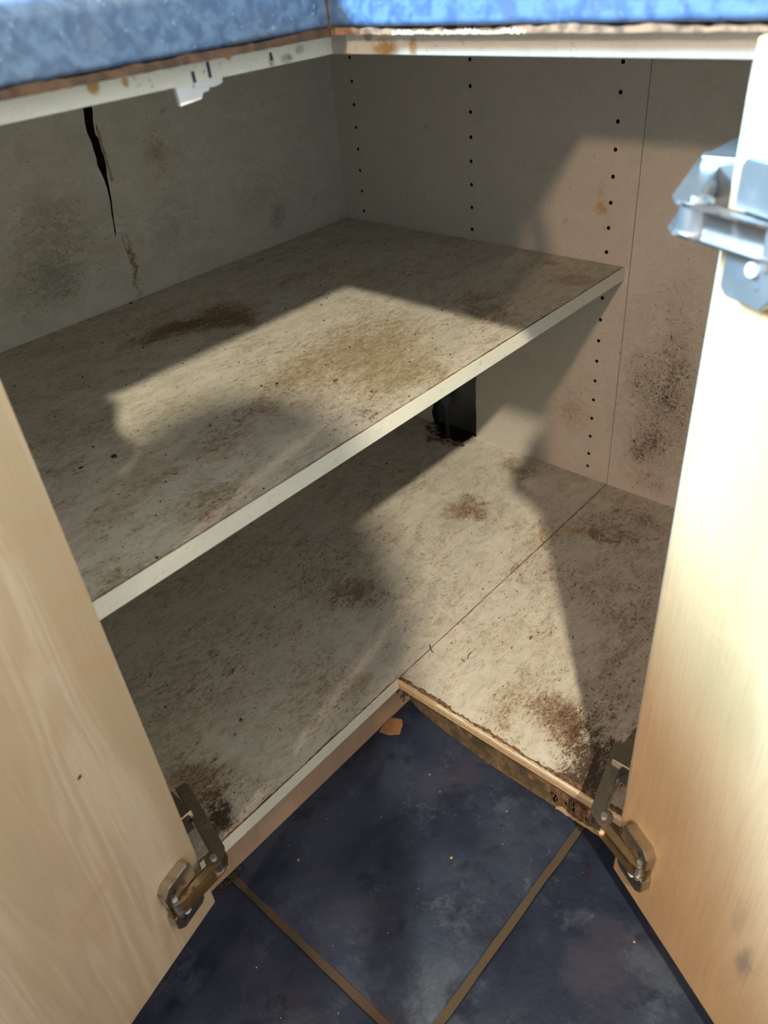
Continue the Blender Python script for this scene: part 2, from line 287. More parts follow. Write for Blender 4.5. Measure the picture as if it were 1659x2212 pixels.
m_mapleR = maple('maple_right_door', light=(0.47, 0.315, 0.17), dark=(0.40, 0.25, 0.125), bold=0.8, seed=4.1,
    marks=[((0.150, 0.0, 0.10), (0.006, 0.02, 0.022), 0.6, (0.14, 0.11, 0.10)), ((0.135, 0.0, 0.135), (0.005, 0.02, 0.02), 0.35, (0.25, 0.18, 0.12))])
m_mapleK = maple('maple_plinth', light=(0.47, 0.335, 0.235), dark=(0.40, 0.27, 0.175), bold=0.7, seed=7.7)
m_ply = plain('end_grain', (0.58, 0.42, 0.25), 0.6, scale=300)

def particle_board():
    t = NT('stained_particle_board'); a = t.noise(t.geo, 90, 6, 0.75); b = t.noise(t.geo, 14, 4, 0.6); s = t.noise(t.geo, 300, 3, 0.7)
    c = t.mix(t.rng(a, 0.35, 0.65), (0.055, 0.036, 0.017), (0.17, 0.115, 0.055))
    c = t.mix(t.rng(b, 0.45, 0.68), c, (0.05, 0.035, 0.018)); c = t.mix(t.math('MULTIPLY', t.rng(s, 0.60, 0.70), 0.6), c, (0.02, 0.014, 0.01))
    t.bump(a, 0.5, 0.001)
    return t.out(c, 0.8)
m_pboard = particle_board()

def slate():
    t = NT('navy_slate_tile'); P = t.geo
    big = t.noise(P, 8, 5, 0.62, 0.15); mid = t.noise(P, 24, 8, 0.68, 0.25); fin = t.noise(P, 130, 5, 0.7); pur = t.noise(t.vm('ADD', P, (3, 1, 2)), 10, 5, 0.6)
    patch = t.noise(t.vm('ADD', P, (1.3, 5.2, 0)), 13, 6, 0.72, 0.3)
    c = t.mix(t.rng(big, 0.36, 0.64), (0.014, 0.020, 0.044), (0.032, 0.044, 0.074))
    c = t.mix(t.math('MULTIPLY', t.rng(pur, 0.48, 0.66), 0.6), c, (0.044, 0.042, 0.066))
    c = t.mix(t.math('MULTIPLY', t.rng(patch, 0.53, 0.68), 0.65), c, (0.066, 0.084, 0.112))
    c = t.mix(t.math('MULTIPLY', t.rng(mid, 0.46, 0.34), 0.7), c, (0.009, 0.012, 0.028))
    v1 = t.noise(t.vm('ADD', P, (7, 3, 1)), 5.0, 8, 0.66, 0.1)
    vein = t.rng(t.math('ABSOLUTE', t.math('SUBTRACT', v1, 0.5)), 0.0045, 0.0)
    vein = t.math('MULTIPLY', vein, t.rng(patch, 0.44, 0.58))
    c = t.mix(t.math('MULTIPLY', vein, 0.3), c, (0.13, 0.15, 0.17))
    c = t.mix(t.math('MULTIPLY', t.math('MULTIPLY', t.rng(fin, 0.56, 0.72), t.rng(patch, 0.50, 0.64)), 0.55), c, (0.11, 0.14, 0.165))
    t.bump(t.math('ADD', t.math('MULTIPLY', mid, 1.2), t.math('ADD', t.math('MULTIPLY', big, 3.0), t.math('MULTIPLY', fin, 0.15))), 0.45, 0.003)
    return t.out(c, t.math('ADD', t.math('MULTIPLY', fin, 0.15), 0.40), 0.0, 0.35)
m_tile = slate()

def grout():
    t = NT('brown_grout'); a = t.noise(t.geo, 130, 6, 0.75); b = t.noise(t.geo, 20, 3, 0.6)
    c = t.mix(t.rng(b, 0.35, 0.65), (0.060, 0.046, 0.026), (0.075, 0.045, 0.028)); c = t.mix(t.rng(a, 0.55, 0.75), c, (0.05, 0.035, 0.02))
    t.bump(a, 0.6, 0.001)
    return t.out(c, 0.85)
m_grout = grout()

def blue_laminate():
    t = NT('mottled_blue_laminate'); a = t.noise(t.geo, 110, 4, 0.55, 0.3); b = t.noise(t.geo, 30, 3, 0.5); s = t.noise(t.geo, 260, 2, 0.5)
    c = t.mix(t.rng(a, 0.36, 0.64), (0.040, 0.074, 0.155), (0.076, 0.135, 0.245)); c = t.mix(t.math('MULTIPLY', t.rng(b, 0.45, 0.7), 0.4), c, (0.065, 0.09, 0.14))
    c = t.mix(t.math('MULTIPLY', t.rng(s, 0.66, 0.74), 0.6), c, (0.18, 0.26, 0.38))
    return t.out(c, 0.32)
m_blue = blue_laminate()

def metal(name, col, rough, rust):
    t = NT(name); a = t.noise(t.geo, 140, 5, 0.7); b = t.noise(t.geo, 45, 4, 0.6)
    f = t.math('MULTIPLY', t.rng(b, 0.50, 0.66), rust)
    c = t.mix(f, col, (0.16, 0.085, 0.035)); t.bump(a, 0.12, 0.0004)
    return t.out(c, t.math('ADD', t.math('MULTIPLY', f, 0.4), rough), 1.0)
m_nickel = metal('tarnished_nickel', (0.52, 0.46, 0.37), 0.27, 0.6)
m_rusty = metal('rusted_hinge_channel', (0.36, 0.27, 0.17), 0.42, 1.0)
m_bright = metal('bright_daylit_nickel', (0.50, 0.54, 0.58), 0.34, 0.25)  # bluish daylight on the upper right hinge is put into this colour
m_bright.node_tree.nodes['Principled BSDF'].inputs['Metallic'].default_value = 0.9
m_chan = metal('worn_nickel_channel', (0.42, 0.40, 0.40), 0.3, 0.5)
m_wall = plain('painted_wall', (0.62, 0.58, 0.52), 0.7, var=0.03, scale=8)

# ---------------------------------------------------------------- the setting
fl = part('floor', B(-0.22, 3.1, -0.22, 3.1, FLOOR_Z - 0.03, FLOOR_Z - 0.0022), m_grout); tag(fl, kind='structure')
fl['label'] = 'dark navy slate look tiles with brown grout lines'
T = 0.33; G = 0.0078
def tile_mesh():
    bm = bmesh.new(); n = 14; h = (T - G) / 2; rr = random.Random(3)
    def pos(i, j):
        x = -h + 2 * h * i / n; y = -h + 2 * h * j / n; e = min(i, j, n - i, n - j)
        z = -0.0022 if e == 0 else (-0.0003 + rr.uniform(-1, 1) * 0.0003)
        if e == 1:
            x = math.copysign(h - 0.003, x) if i in (1, n - 1) else x
            y = math.copysign(h - 0.003, y) if j in (1, n - 1) else y
            z = -0.0004
        if e == 0:
            if i in (0, n): x += rr.uniform(-1, 1) * 0.0006
            if j in (0, n): y += rr.uniform(-1, 1) * 0.0006
        return (x, y, z)
    g = [[bm.verts.new(pos(i, j)) for j in range(n + 1)] for i in range(n + 1)]
    for i in range(n):
        for j in range(n): bm.faces.new((g[i][j], g[i + 1][j], g[i + 1][j + 1], g[i][j + 1]))
    rim = [g[i][0] for i in range(n + 1)] + [g[n][j] for j in range(1, n + 1)] + [g[i][n] for i in range(n - 1, -1, -1)] + [g[0][j] for j in range(n - 1, 0, -1)]
    low = [bm.verts.new((v.co.x, v.co.y, -0.009)) for v in rim]; k = len(rim)
    for i in range(k): bm.faces.new((rim[i], rim[(i + 1) % k], low[(i + 1) % k], low[i]))
    bmesh.ops.recalc_face_normals(bm, faces=bm.faces[:])
    me = bpy.data.meshes.new('tile'); bm.to_mesh(me); bm.free(); me.materials.append(m_tile)
    for p in me.polygons: p.use_smooth = True
    return me
tm = tile_mesh()
for i in range(-2, 6):
    for j in range(-2, 6):
        o = link(bpy.data.objects.new('tile', tm)); o.parent = fl
        o.location = (0.784 + T * (i + 0.5), 0.775 + T * (j + 0.5), FLOOR_Z)

bm = bmesh.new()
for a in ((-0.15, 1.15, -0.22, -0.12, FLOOR_Z - 0.03, 2.35), (2.35, 3.1, -0.22, -0.12, FLOOR_Z - 0.03, 2.35), (1.15, 2.35, -0.22, -0.12, FLOOR_Z - 0.03, 1.32), (1.15, 2.35, -0.15, -0.05, 1.95, 2.35)): box(bm, *a)
tag(part('wall_left', bm, m_wall), kind='structure')
tag(part('wall_back', B(-0.22, -0.12, -0.12, 3.1, FLOOR_Z - 0.03, 2.35), m_wall), kind='structure')
bm = bmesh.new()
for a in ((1.15, 2.35, 1.32, 1.12), (1.15, 2.35, 1.91, 1.95), (1.15, 1.19, 1.36, 1.91), (2.31, 2.35, 1.36, 1.91), (1.735, 1.765, 1.36, 1.91)): box(bm, a[0], a[1], -0.19, -0.15, a[2], a[3], 0.003)
tag(part('window_1', bm, m_white), kind='structure')

# ---------------------------------------------------------------- corner cabinet
D, DP, W = 0.525, 0.511, 0.822
ROOT = (0, 0, FLOOR_Z)
cab = empty('corner_cabinet', ROOT)
tag(cab, 'open L shaped corner base cabinet, its cream inside stained with brown mould', 'cabinet')
def cp(name, bm, mat, label=None, parent=None, **k):
    o = part(name, bm, mat, parent or cab, **k)
    if label: o['label'] = label
    return o
# bottom: two boards meeting at a seam, the left one with a rotten notch at the right wall
notch = [(-0.05, 0.150), (0.005, 0.158), (0.010, 0.172), (0.004, 0.182), (0.020, 0.190), (0.030, 0.187), (0.042, 0.196), (0.034, 0.207), (0.038, 0.222), (0.028, 0.233), (0.033, 0.246), (0.029, 0.259), (0.018, 0.263), (0.006, 0.262), (0.002, 0.268), (-0.05, 0.270)]
bl = cp('bottom_panel', B(0.0, W, 0.0, D - 0.0008, -0.0175, 0.0), m_floorL, 'left bottom board, mould in its front corner and a rotten notch at the wall',
        cutters=[prism(bmesh.new(), notch, 2, -0.05, 0.05)])
br = cp('bottom_panel', B(0.0, DP - 0.0008, D + 0.0002, W, -0.0175, 0.0), m_floorL, 'right bottom board, heavily speckled brown at the front')
cp('edge_band', B(DP + 0.0002, W, D - 0.0007, D, -0.0175, -0.0002), m_band, 'cream edge strip', bl)
cp('edge_band', B(DP - 0.0007, DP, D, W, -0.0095, -0.0006), m_band2, 'yellowed edge strip', br)
cp('edge_band', B(DP - 0.0007, DP - 0.0002, D, W, -0.0175, -0.0096), plain('tan_edge', (0.42, 0.29, 0.185), 0.6, scale=200), 'bare tan lower half of the edge', br)
cp('torn_edge', ragged((DP - 0.001, D - 0.0012, 0.0), (W, D - 0.0012, 0.0), (0, -1, 0), (0, 0, 1), 0.0005, 0.0020, 0.0003, 90, 1, 0.0006), m_chip, 'thin brown line where the laminate has lifted', bl)
cp('torn_edge', ragged((DP - 0.0012, D + 0.001, 0.0), (DP - 0.0012, W, 0.0), (-1, 0, 0), (0, 0, 1), 0.0010, 0.0050, 0.0006, 110, 2, 0.0015), m_chip, 'ragged brown line of swollen torn laminate', br)
cp('torn_edge', ragged((DP + 0.0002, D + 0.06, -0.0045), (DP + 0.0002, W, -0.0045), (0, 0, 1), (1, 0, 0), 0.0006, 0.0030, 0.0003, 90, 5, 0.0010), m_band, 'torn face of the edge strip', br)
cp('seam_dirt', ragged((0.0, D, -0.0006), (DP - 0.001, D, -0.0006), (0, 1, 0), (0, 0, 1), 0.0006, 0.0013, 0.0008, 90, 3, 0.0004), m_chip, 'dark dirt in the seam between the two bottom boards', br)
# rotten chips round the notch
bm = bmesh.new(); rr = random.Random(5)
for k in range(26):
    x, y = notch[2 + k % 11]; x = max(0.001, x + rr.uniform(0, 0.016)); y += rr.uniform(-0.012, 0.010); s = rr.uniform(0.002, 0.006)
    prism(bm, [(x + s * math.cos(a) * rr.uniform(.5, 1.2), y + s * 1.5 * math.sin(a) * rr.uniform(.5, 1.2)) for a in (0, 1.1, 2.2, 3.3, 4.4, 5.4)], 2, -0.001, rr.uniform(0.0004, 0.002))
cp('rotten_chips', bm, m_chip, 'brown rotten flakes round the hole', bl)['kind'] = 'stuff'
bm = bmesh.new(); prism(bm, [(0.001, 0.262), (0.018, 0.264), (0.030, 0.260), (0.034, 0.268), (0.024, 0.285), (0.008, 0.278), (0.001, 0.270)], 2, 0.0001, 0.0018)
cp('lifted_laminate', bm, m_floorL, parent=bl); bm = bmesh.new()
prism(bm, [(0.002, 0.150), (0.024, 0.168), (0.038, 0.185), (0.050, 0.196), (0.047, 0.178), (0.030, 0.158), (0.010, 0.140)], 2, 0.0001, 0.0016)
cp('lifted_laminate', bm, m_floorL, parent=bl)

# right inner wall, first board: three columns of peg holes and the sawn-out hole
cut = []
cb = bmesh.new()
for y in (0.0422, 0.266, 0.4892):
    zs = [0.5888 - 0.032 * i for i in range(18)]
    if y > 0.4: zs.append(0.0215)
    for z in zs:
        if 0.16 < y < 0.275 and z < 0.19: continue
        cyl(cb, (-0.0152, y, z), (0.004, y, z), 0.0026, 12)
hole = bmesh.new()
hp = [(0.172, -0.05), (0.172, 0.006), (0.168, 0.020), (0.172, 0.034), (0.170, 0.17), (0.269, 0.17), (0.2705, 0.12), (0.2685, 0.10), (0.270, 0.085), (0.2685, 0.07), (0.2690, 0.05), (0.2705, 0.043), (0.2688, 0.035), (0.269, -0.05)]
prism(hole, hp, 0, -0.05, 0.05)
side = cp('side_panel', B(-0.016, 0.0, 0.0, 0.5247, -0.0175, 0.680), m_wb, 'cream inner wall with three columns of peg holes', cutters=[cb, hole])
shade_cut(side, m_cut_shade, 0, -0.0155, -0.0005, 0.002)
cp('back_panel', B(-0.016, 0.0, 0.5257, W, -0.0175, 0.680), m_wb, 'inner wall board beyond the seam, peppered with dark mould')
cp('seam_dirt', B(-0.012, -0.0004, 0.5247, 0.5257, 0.0, 0.664), plain('seam_grey', (0.20, 0.17, 0.12), 0.8), 'thin grey seam line')
# left inner wall, cracked
crk = [(0.4300, 0.70), (0.4300, 0.60), (0.4285, 0.5891), (0.4315, 0.575), (0.4318, 0.563), (0.4292, 0.552), (0.4300, 0.545), (0.4290, 0.533), (0.4305, 0.527), (0.4286, 0.5192), (0.4268, 0.510), (0.4258, 0.498), (0.4262, 0.4899), (0.4272, 0.478), (0.4300, 0.465), (0.4306, 0.455), (0.4322, 0.446), (0.4330, 0.437),
       (0.4305, 0.4441), (0.4285, 0.460), (0.4262, 0.472), (0.4240, 0.4835), (0.4222, 0.500), (0.4212, 0.5116), (0.4190, 0.521), (0.4180, 0.5338), (0.4195, 0.544), (0.4188, 0.5555), (0.4215, 0.561), (0.4200, 0.575), (0.4165, 0.5868), (0.4160, 0.60), (0.4160, 0.70)]
wa = cp('back_panel', B(-0.016, W, -0.016, 0.0, -0.0175, 0.680), m_wa, 'blotched left inner wall with a long black crack', cutters=[prism(bmesh.new(), crk, 1, -0.05, 0.05)])
shade_cut(wa, m_cut_shade, 1, -0.0155, -0.0005, 0.002)
bm = bmesh.new()
prism(bm, [(0.4172, 0.572), (0.4190, 0.566), (0.4180, 0.552), (0.4192, 0.545), (0.4170, 0.532), (0.4178, 0.524), (0.4168, 0.519), (0.4176, 0.505), (0.4145, 0.505), (0.4152, 0.520), (0.4145, 0.533), (0.4160, 0.548), (0.4150, 0.560)], 1, 0.0001, 0.0012)
m_lip = plain('crack_lip_board', (0.33, 0.27, 0.19), 0.8, var=0.3, scale=200)
cp('crack_lip', bm, m_lip); bm = bmesh.new()
prism(bm, [(0.4240, 0.440), (0.4232, 0.425), (0.4225, 0.414), (0.4205, 0.398), (0.4188, 0.380), (0.4180, 0.366), (0.4190, 0.380), (0.4212, 0.400), (0.4234, 0.415), (0.4245, 0.430)], 1, 0.0001, 0.0008)
cp('crack_lip', bm, m_lip)
# end panels beside the neighbours
cp('end_panel', B(W, 0.838, -0.016, D, -0.0175, 0.680), m_wa)
cp('end_panel', B(-0.016, DP, W, 0.838, -0.0175, 0.680), m_wb)
# top boards, only their front edges show
tl = cp('top_panel', B(0.0, W, 0.0, D - 0.0008, 0.664, 0.680), m_wa)
tr = cp('top_panel', B(0.0, DP - 0.0008, D, W, 0.664, 0.680), m_wb)
cp('edge_band', B(DP + 0.0008, 0.838, D - 0.0008, D, 0.6638, 0.680), m_band, 'cream edge strip with rust spots and pen strokes', tl)
cp('edge_band', B(DP - 0.0008, DP, D + 0.014, W, 0.6638, 0.680), m_band, 'cream edge strip stained brown', tr)
cp('filler_strip', B(DP - 0.0008, DP + 0.0008, D - 0.0004, D + 0.0138, 0.6638, 0.680), plain('greyed_band', (0.50, 0.45, 0.38), 0.6), 'short greyish filler in the corner of the top edge', tr)
def pen(x0, x1, z0, z1, s=0.0012):
    bm = bmesh.new(); prism(bm, [(x0 - s, z0), (x0 + s, z0), (x1 + s, z1), (x1 - s, z1)], 1, D, D + 0.0002); return bm
for a in ((0.6350, 0.6355, 0.6642, 0.6705), (0.6225, 0.6228, 0.6650, 0.6740), (0.5695, 0.5700, 0.6672, 0.6722)):
    cp('pen_stroke', pen(*a), m_pen, 'dark pen stroke', tl)
# white plastic strip under the top edge
bm = bmesh.new(); prism(bm, [(0.649, 0.6638), (0.612, 0.6638), (0.6135, 0.6605), (0.620, 0.6595), (0.6235, 0.6600), (0.6245, 0.6580), (0.6290, 0.6578), (0.6310, 0.6545), (0.6480, 0.6530)], 1, 0.5205, 0.5235)
prism(bm, [(0.636, 0.6638), (0.614, 0.6638), (0.614, 0.6615), (0.636, 0.6615)], 1, 0.5235, 0.5255)
cp('door_bumper', bm, m_white, 'white plastic piece fixed under the top edge')
# plinth boards
cp('kick_board', B(0.472, 0.838, 0.498, 0.510, FLOOR_Z, -0.0175, 0.0005), m_mapleK, 'clean maple plinth board on the left')
kb = cp('kick_board', prism(bmesh.new(), [(0.4790, 0.5105), (0.4840, 0.530), (0.4895, 0.570), (0.4935, 0.620), (0.4955, 0.660), (0.4960, 0.838), (0.484, 0.838), (0.482, 0.660), (0.475, 0.570), (0.467, 0.5105)], 2, FLOOR_Z, -0.0180), m_pboard, 'stained bare particle board plinth on the right')
for x, y, z in ((0.4957, 0.708, -0.052), (0.4934, 0.620, -0.050)):
    bm = bmesh.new(); cyl(bm, (x - 0.0005, y, z), (x + 0.001, y, z), 0.0036, 16); cyl(bm, (x + 0.0005, y, z), (x + 0.0014, y, z), 0.0018, 12)
    cp('screw', bm, m_chip, 'dark sunken screw head', kb)
cp('torn_veneer', ragged((0.4962, 0.742, -0.0785), (0.4962, 0.800, -0.0785), (0, 0, 1), (1, 0, 0), 0.003, 0.008, 0.0012, 16, 8, 0.002), plain('torn_maple_strip', (0.42, 0.30, 0.16), 0.7, scale=200), 'torn remnant of maple veneer', kb)
bm = bmesh.new(); rr = random.Random(12)
for k in range(22):
    x, z, s = rr.uniform(0.480, 0.500), rr.uniform(-0.070, -0.020), rr.uniform(0.0015, 0.005)
    prism(bm, [(x + s * math.cos(a) * rr.uniform(.5, 1.3), z + 1.6 * s * math.sin(a)) for a in (0, 1, 2.1, 3.1, 4.2, 5.2)], 1, 0.5098, 0.5098 + rr.uniform(0.0004, 0.0012))
cp('rot_patch', bm, m_chip, 'dark rot on the inner end of the left plinth')['kind'] = 'stuff'
bm = bmesh.new(); rr = random.Random(11)
for k in range(60):
    t = rr.random(); y = 0.735 + 0.07 * t; s = rr.uniform(0.001, 0.004)
    prism(bm, [(y + s * math.cos(a) * rr.uniform(.5, 1.3), -0.064 + rr.uniform(-0.010, 0.030) * 0.6 + s * math.sin(a)) for a in (0, 1, 2.1, 3.1, 4.2, 5.2)], 0, 0.4955, 0.4955 + rr.uniform(0.0008, 0.003))
cp('dirt_crust', bm, m_chip, 'dark crust of dirt at the end of the plinth', kb)['kind'] = 'stuff'

# adjustable shelf in the left wing
sh = cp('shelf', B(0.0008, 0.8205, 0.0015, 0.5172, 0.3318, 0.3495, 0.0003), m_shelf, 'cream shelf board stained with brown mould rings')
cp('edge_band', B(0.0008, 0.8205, 0.5172, 0.5180, 0.3315, 0.3493), m_band, 'cream front edge strip', sh)
cp('torn_edge', ragged((0.002, 0.5168, 0.3495), (0.8205, 0.5168, 0.3495), (0, -1, 0), (0, 0, 1), 0.0003, 0.0017, 0.00025, 120, 21, 0.0005), m_chip, 'thin brown line where the laminate has lifted', sh)
for y in (0.0422, 0.4892):
    bm = bmesh.new(); cyl(bm, (-0.008, y, 0.3292), (0.009, y, 0.3292), 0.0024, 12)
    cp('shelf_pin', bm, m_nickel)

# ---------------------------------------------------------------- doors
def door(P0, ang, mat, edge_label, w=0.298, th=0.018):
    """door board: local x away from the hinged edge, local +y out of its inner face, local z up"""
    bm = box(bmesh.new(), 0.0, w, -th, 0.0, -0.018, 0.679, 0.0022)
    me_o = part('door', bm, mat)
    for p in me_o.data.polygons: p.use_smooth = False
    me_o.parent = cab; me_o.rotation_euler = (0, 0, ang); me_o.location = Vector((P0[0], P0[1], 0)) - Vector(ROOT)
    me_o['label'] = edge_label
    BASE[me_o.name] = None
    return me_o
LP, LU, LN = Vector((0.825, 0.558, 0)), Vector((0.9716, 0.2366, 0)), Vector((-0.2366, 0.9716, 0))
RP, RU, RN = Vector((0.554, 0.837, 0)), Vector((0.4711, 0.8821, 0)), Vector((0.8821, -0.4711, 0))
dl = door(LP, math.atan2(LU.y, LU.x), m_mapleL, 'open maple door at the left, inner face with arched grain')
# right door is the mirror case: its inner face lies on the other side, so local y is flipped
bm = box(bmesh.new(), 0.0, 0.298, 0.0, 0.018, -0.018, 0.679, 0.0022)
dr = part('door', bm, m_mapleR); dr.parent = cab; dr.rotation_euler = (0, 0, math.atan2(RU.y, RU.x)); dr.location = Vector((RP[0], RP[1], 0)) - Vector(ROOT)
dr['label'] = 'open maple door at the right, pale inner face with a grey scuff'

# ---------------------------------------------------------------- hinges
def frame(P0, U, Nn):
    """matrix taking (u, v, z) of a door plane to the world"""
    m = Matrix.Identity(4)
    for i in range(3): m[i][0] = U[i]; m[i][1] = Nn[i]; m[i][2] = (0, 0, 1)[i]; m[i][3] = P0[i]
    return m
def hinge(P0, U, Nn, E, F, plate, zc, mat, chan, label, deep=0.0130):
    """wide-angle cup hinge: flange let into the door, long channel arm to the elbow E, base arm from E to F on a plate on the end panel"""
    fr = frame(P0, U, Nn); flip = fr.determinant() < 0
    h = empty('hinge', ROOT)
    h.parent = cab; h.location = (0, 0, 0); h['label'] = label; BASE[h.name] = Vector(ROOT)
    # cup flange: two raised wings with cut corners either side of the channel
    for s in (-1, 1):
        a, b = (zc + s * 0.0095, zc + s * 0.033)
        pts = [(0.015, a), (0.050, a), (0.050, b - s * 0.007), (0.044, b), (0.019, b), (0.015, b - s * 0.004)]
        bm = prism(bmesh.new(), pts, 1, 0.0, 0.0100, fr)
        bmesh.ops.recalc_face_normals(bm, faces=bm.faces[:])
        bmesh.ops.bevel(bm, geom=bm.edges[:], offset=0.0008, segments=2, affect='EDGES')
        # small fixing hole in each wing
        c0 = fr @ Vector((0.040, 0.006, zc + s * 0.022)); c1 = fr @ Vector((0.040, 0.012, zc + s * 0.022))
        cp('cup_wing', bm, mat, parent=h, cutters=[cyl(bmesh.new(), c0, c1, 0.0024, 12)])
    cp('cup_plate', box(bmesh.new(), 0.015, 0.048, 0.0002, 0.0025, zc - 0.0095, zc + 0.0095, 0.0005, fr), chan, parent=h)
    bm = bmesh.new(); cyl(bm, fr @ Vector((0.0425, 0.0095, zc - 0.013)), fr @ Vector((0.0425, 0.0095, zc + 0.013)), 0.0028, 14)
    cp('pivot_pin', bm, m_bright, parent=h)
    bm = bmesh.new(); cyl(bm, fr @ Vector((0.036, 0.008, zc - 0.0145)), fr @ Vector((0.036, 0.0125, zc - 0.0145)), 0.0038, 16)
    bmesh.ops.bevel(bm, geom=bm.edges[:], offset=0.0007, segments=1, affect='EDGES')
    cp('rivet', bm, m_white, 'pale round button', parent=h)
    # link frames
    def bar(name, p, q, wd, hgt, mt, up, th=0.0016, ext=0.004):
        """U channel from P to Q: floor plate plus two raised flanges"""
        p, q = Vector(p), Vector(q); X = (q - p).normalized(); Z = Vector((0, 0, 1)); Y = Z.cross(X)
        if Y.dot(up) < 0: Y = -Y
        m = Matrix.Identity(4)
        for i in range(3): m[i][0] = X[i]; m[i][1] = Y[i]; m[i][2] = Z[i]; m[i][3] = p[i]
        L = (q - p).length; bm = bmesh.new()
        box(bm, -ext, L + ext, 0.0, th, -wd, wd, 0.0004, m)
        for s in (-1, 1):
            n = 10; pts = [(-ext, 0.0), (L + ext, 0.0), (L + ext, hgt * 0.75), (L + ext * 0.2, hgt), (ext, hgt), (-ext, hgt * 0.7)]
            b2 = [(x, y) for x, y in pts]
            lo = [bm.verts.new(m @ Vector((x, y, s * wd))) for x, y in b2]; hi = [bm.verts.new(m @ Vector((x, y, s * (wd - th)))) for x, y in b2]
            bm.faces.new(lo); bm.faces.new(hi[::-1])
            for i in range(len(b2)): bm.faces.new((lo[i], lo[(i + 1) % len(b2)], hi[(i + 1) % len(b2)], hi[i]))
        return cp(name, bm, mt, parent=h)
    C = fr @ Vector((0.041, 0.0060, zc)); Ez = Vector((E[0], E[1], zc)); Fz = Vector((F[0], F[1], zc + 0.004))
    upn = Vector((Nn[0], Nn[1], 0))
    bar('arm', C, Ez, 0.0085, 0.0088, chan, upn)
    # the elbow: a rounded knuckle with pins
    bm = bmesh.new()
    for dz in (-0.0075, 0.0075): cyl(bm, Ez + Vector((0, 0, dz - 0.0012)), Ez + Vector((0, 0, dz + 0.0012)), 0.0085, 18)
    cyl(bm, Ez + Vector((0, 0, -0.0064)), Ez + Vector((0, 0, 0.0064)), 0.0080, 18)
    cp('elbow', bm, mat, parent=h)
    bm = bmesh.new(); cyl(bm, Ez + Vector((0, 0, -0.0105)), Ez + Vector((0, 0, 0.0105)), 0.0030, 12)
    cp('pivot_pin', bm, m_bright, parent=h)
    upF = Vector(plate[2])
    bar('base_arm', Ez, Fz, 0.0085, deep, mat, upF)
    mid = Ez.lerp(Fz, 0.55)
    bm = bmesh.new(); cyl(bm, mid - upF * 0.001, mid + upF * 0.0065, 0.0042, 14); cyl(bm, mid + upF * 0.0065, mid + upF * 0.0075, 0.0034, 14)
    cp('adjusting_screw', bm, m_bright, parent=h)
    # mounting plate on the end panel
    (x0, x1, y0, y1) = plate[0]
    bm = bmesh.new(); box(bm, x0, x1, y0, y1, zc - 0.010, zc + 0.016, 0.001)
    cp('mounting_plate', bm, mat, parent=h)
    (x0, x1, y0, y1) = plate[1]
    bm = bmesh.new(); box(bm, x0, x1, y0, y1, zc - 0.030, zc + 0.030, 0.001)
    cp('mounting_wing', bm, mat, parent=h)
    return h
LPL = ((0.801, 0.8218, 0.470, 0.520), (0.8198, 0.8219, 0.484, 0.504), (-1, 0, 0))
RPL = ((0.456, 0.506, 0.801, 0.8218), (0.470, 0.490, 0.8198, 0.8219), (0, -1, 0))
EL, FL = (0.8165, 0.5705), (0.797, 0.488)
ER, FR_ = (0.560, 0.8235), (0.482, 0.806)
hinge(LP, LU, LN, EL, FL, LPL, 0.055, m_nickel, m_rusty, 'lower hinge of the left door, tarnished')
hinge(RP, RU, RN, ER, FR_, RPL, 0.055, m_nickel, m_rusty, 'lower hinge of the right door, rusty channel')
hinge(RP, RU, RN, ER, FR_, RPL, 0.600, m_bright, m_chan, 'upper hinge of the right door, bright in the daylight')
hinge(LP, LU, LN, (0.8260, 0.5665), (0.806, 0.488), LPL, 0.602, m_nickel, m_rusty, 'upper hinge of the left door', 0.0060)
# torn piece of brown plastic hanging below the right hinge
bm = bmesh.new(); prism(bm, [(0.785, -0.030), (0.800, -0.020), (0.822, -0.022), (0.834, -0.032), (0.836, -0.046), (0.824, -0.050), (0.806, -0.058), (0.790, -0.046)], 0, 0.4962, 0.4985)
cp('torn_plastic', bm, plain('brown_tape', (0.075, 0.05, 0.03), 0.3), 'shiny brown scrap stuck to the plinth end')

# ---------------------------------------------------------------- countertop
ct = empty('countertop', (0, 0, 0.680))
tag(ct, 'blue laminate countertop over the open cabinet, joined at the inner corner', 'countertop')
def counter_profile(front, z0=0.6815, z1=0.7185, r=0.010):
    pts = [(0.0, z0), (front - 0.004, z0)]
    for k in range(5): a = -math.pi / 2 + math.pi / 2 * k / 4; pts.append((front - 0.004 + 0.004 * math.cos(a), z0 + 0.004 + 0.004 * math.sin(a)))
    for k in range(9): a = math.pi / 2 * k / 8; pts.append((front - r + r * math.cos(a), z1 - r + r * math.sin(a)))
    pts.append((0.0, z1)); return pts
def profile_prism(pts, along, a, b, back):
    bm = bmesh.new()
    q = [(back if i in (0, len(pts) - 1) else p[0], p[1]) for i, p in enumerate(pts)]
    if along == 'x': return prism(bm, q, 0, a, b)
    return prism(bm, q, 1, a, b)
s1 = cp('countertop_section', profile_prism(counter_profile(0.545), 'x', 0.5330, 2.6, -0.119), m_blue, parent=ct)
s1['label'] = 'left run of the blue countertop'
s2 = cp('countertop_section', profile_prism(counter_profile(0.531), 'y', -0.119, 2.6, -0.119), m_blue, 'right run of the blue countertop', parent=ct)
cp('corner_joint', ragged((0.5308, 0.5452, 0.681), (0.5308, 0.5452, 0.7195), (1, 0.0, 0), (0, -1, 0), 0.0012, 0.0034, 0.02, 14, 31, 0.0008), m_rust, 'swollen brown joint in the corner', parent=s1)
cp('bare_edge', ragged((0.530, 0.5445, 0.6768), (0.820, 0.5445, 0.6768), (0, 0, 1), (0, -1, 0), 0.0040, 0.0052, 0.015, 90, 33, 0.0003), m_rust, 'bare brown board below the laminate', parent=s1)
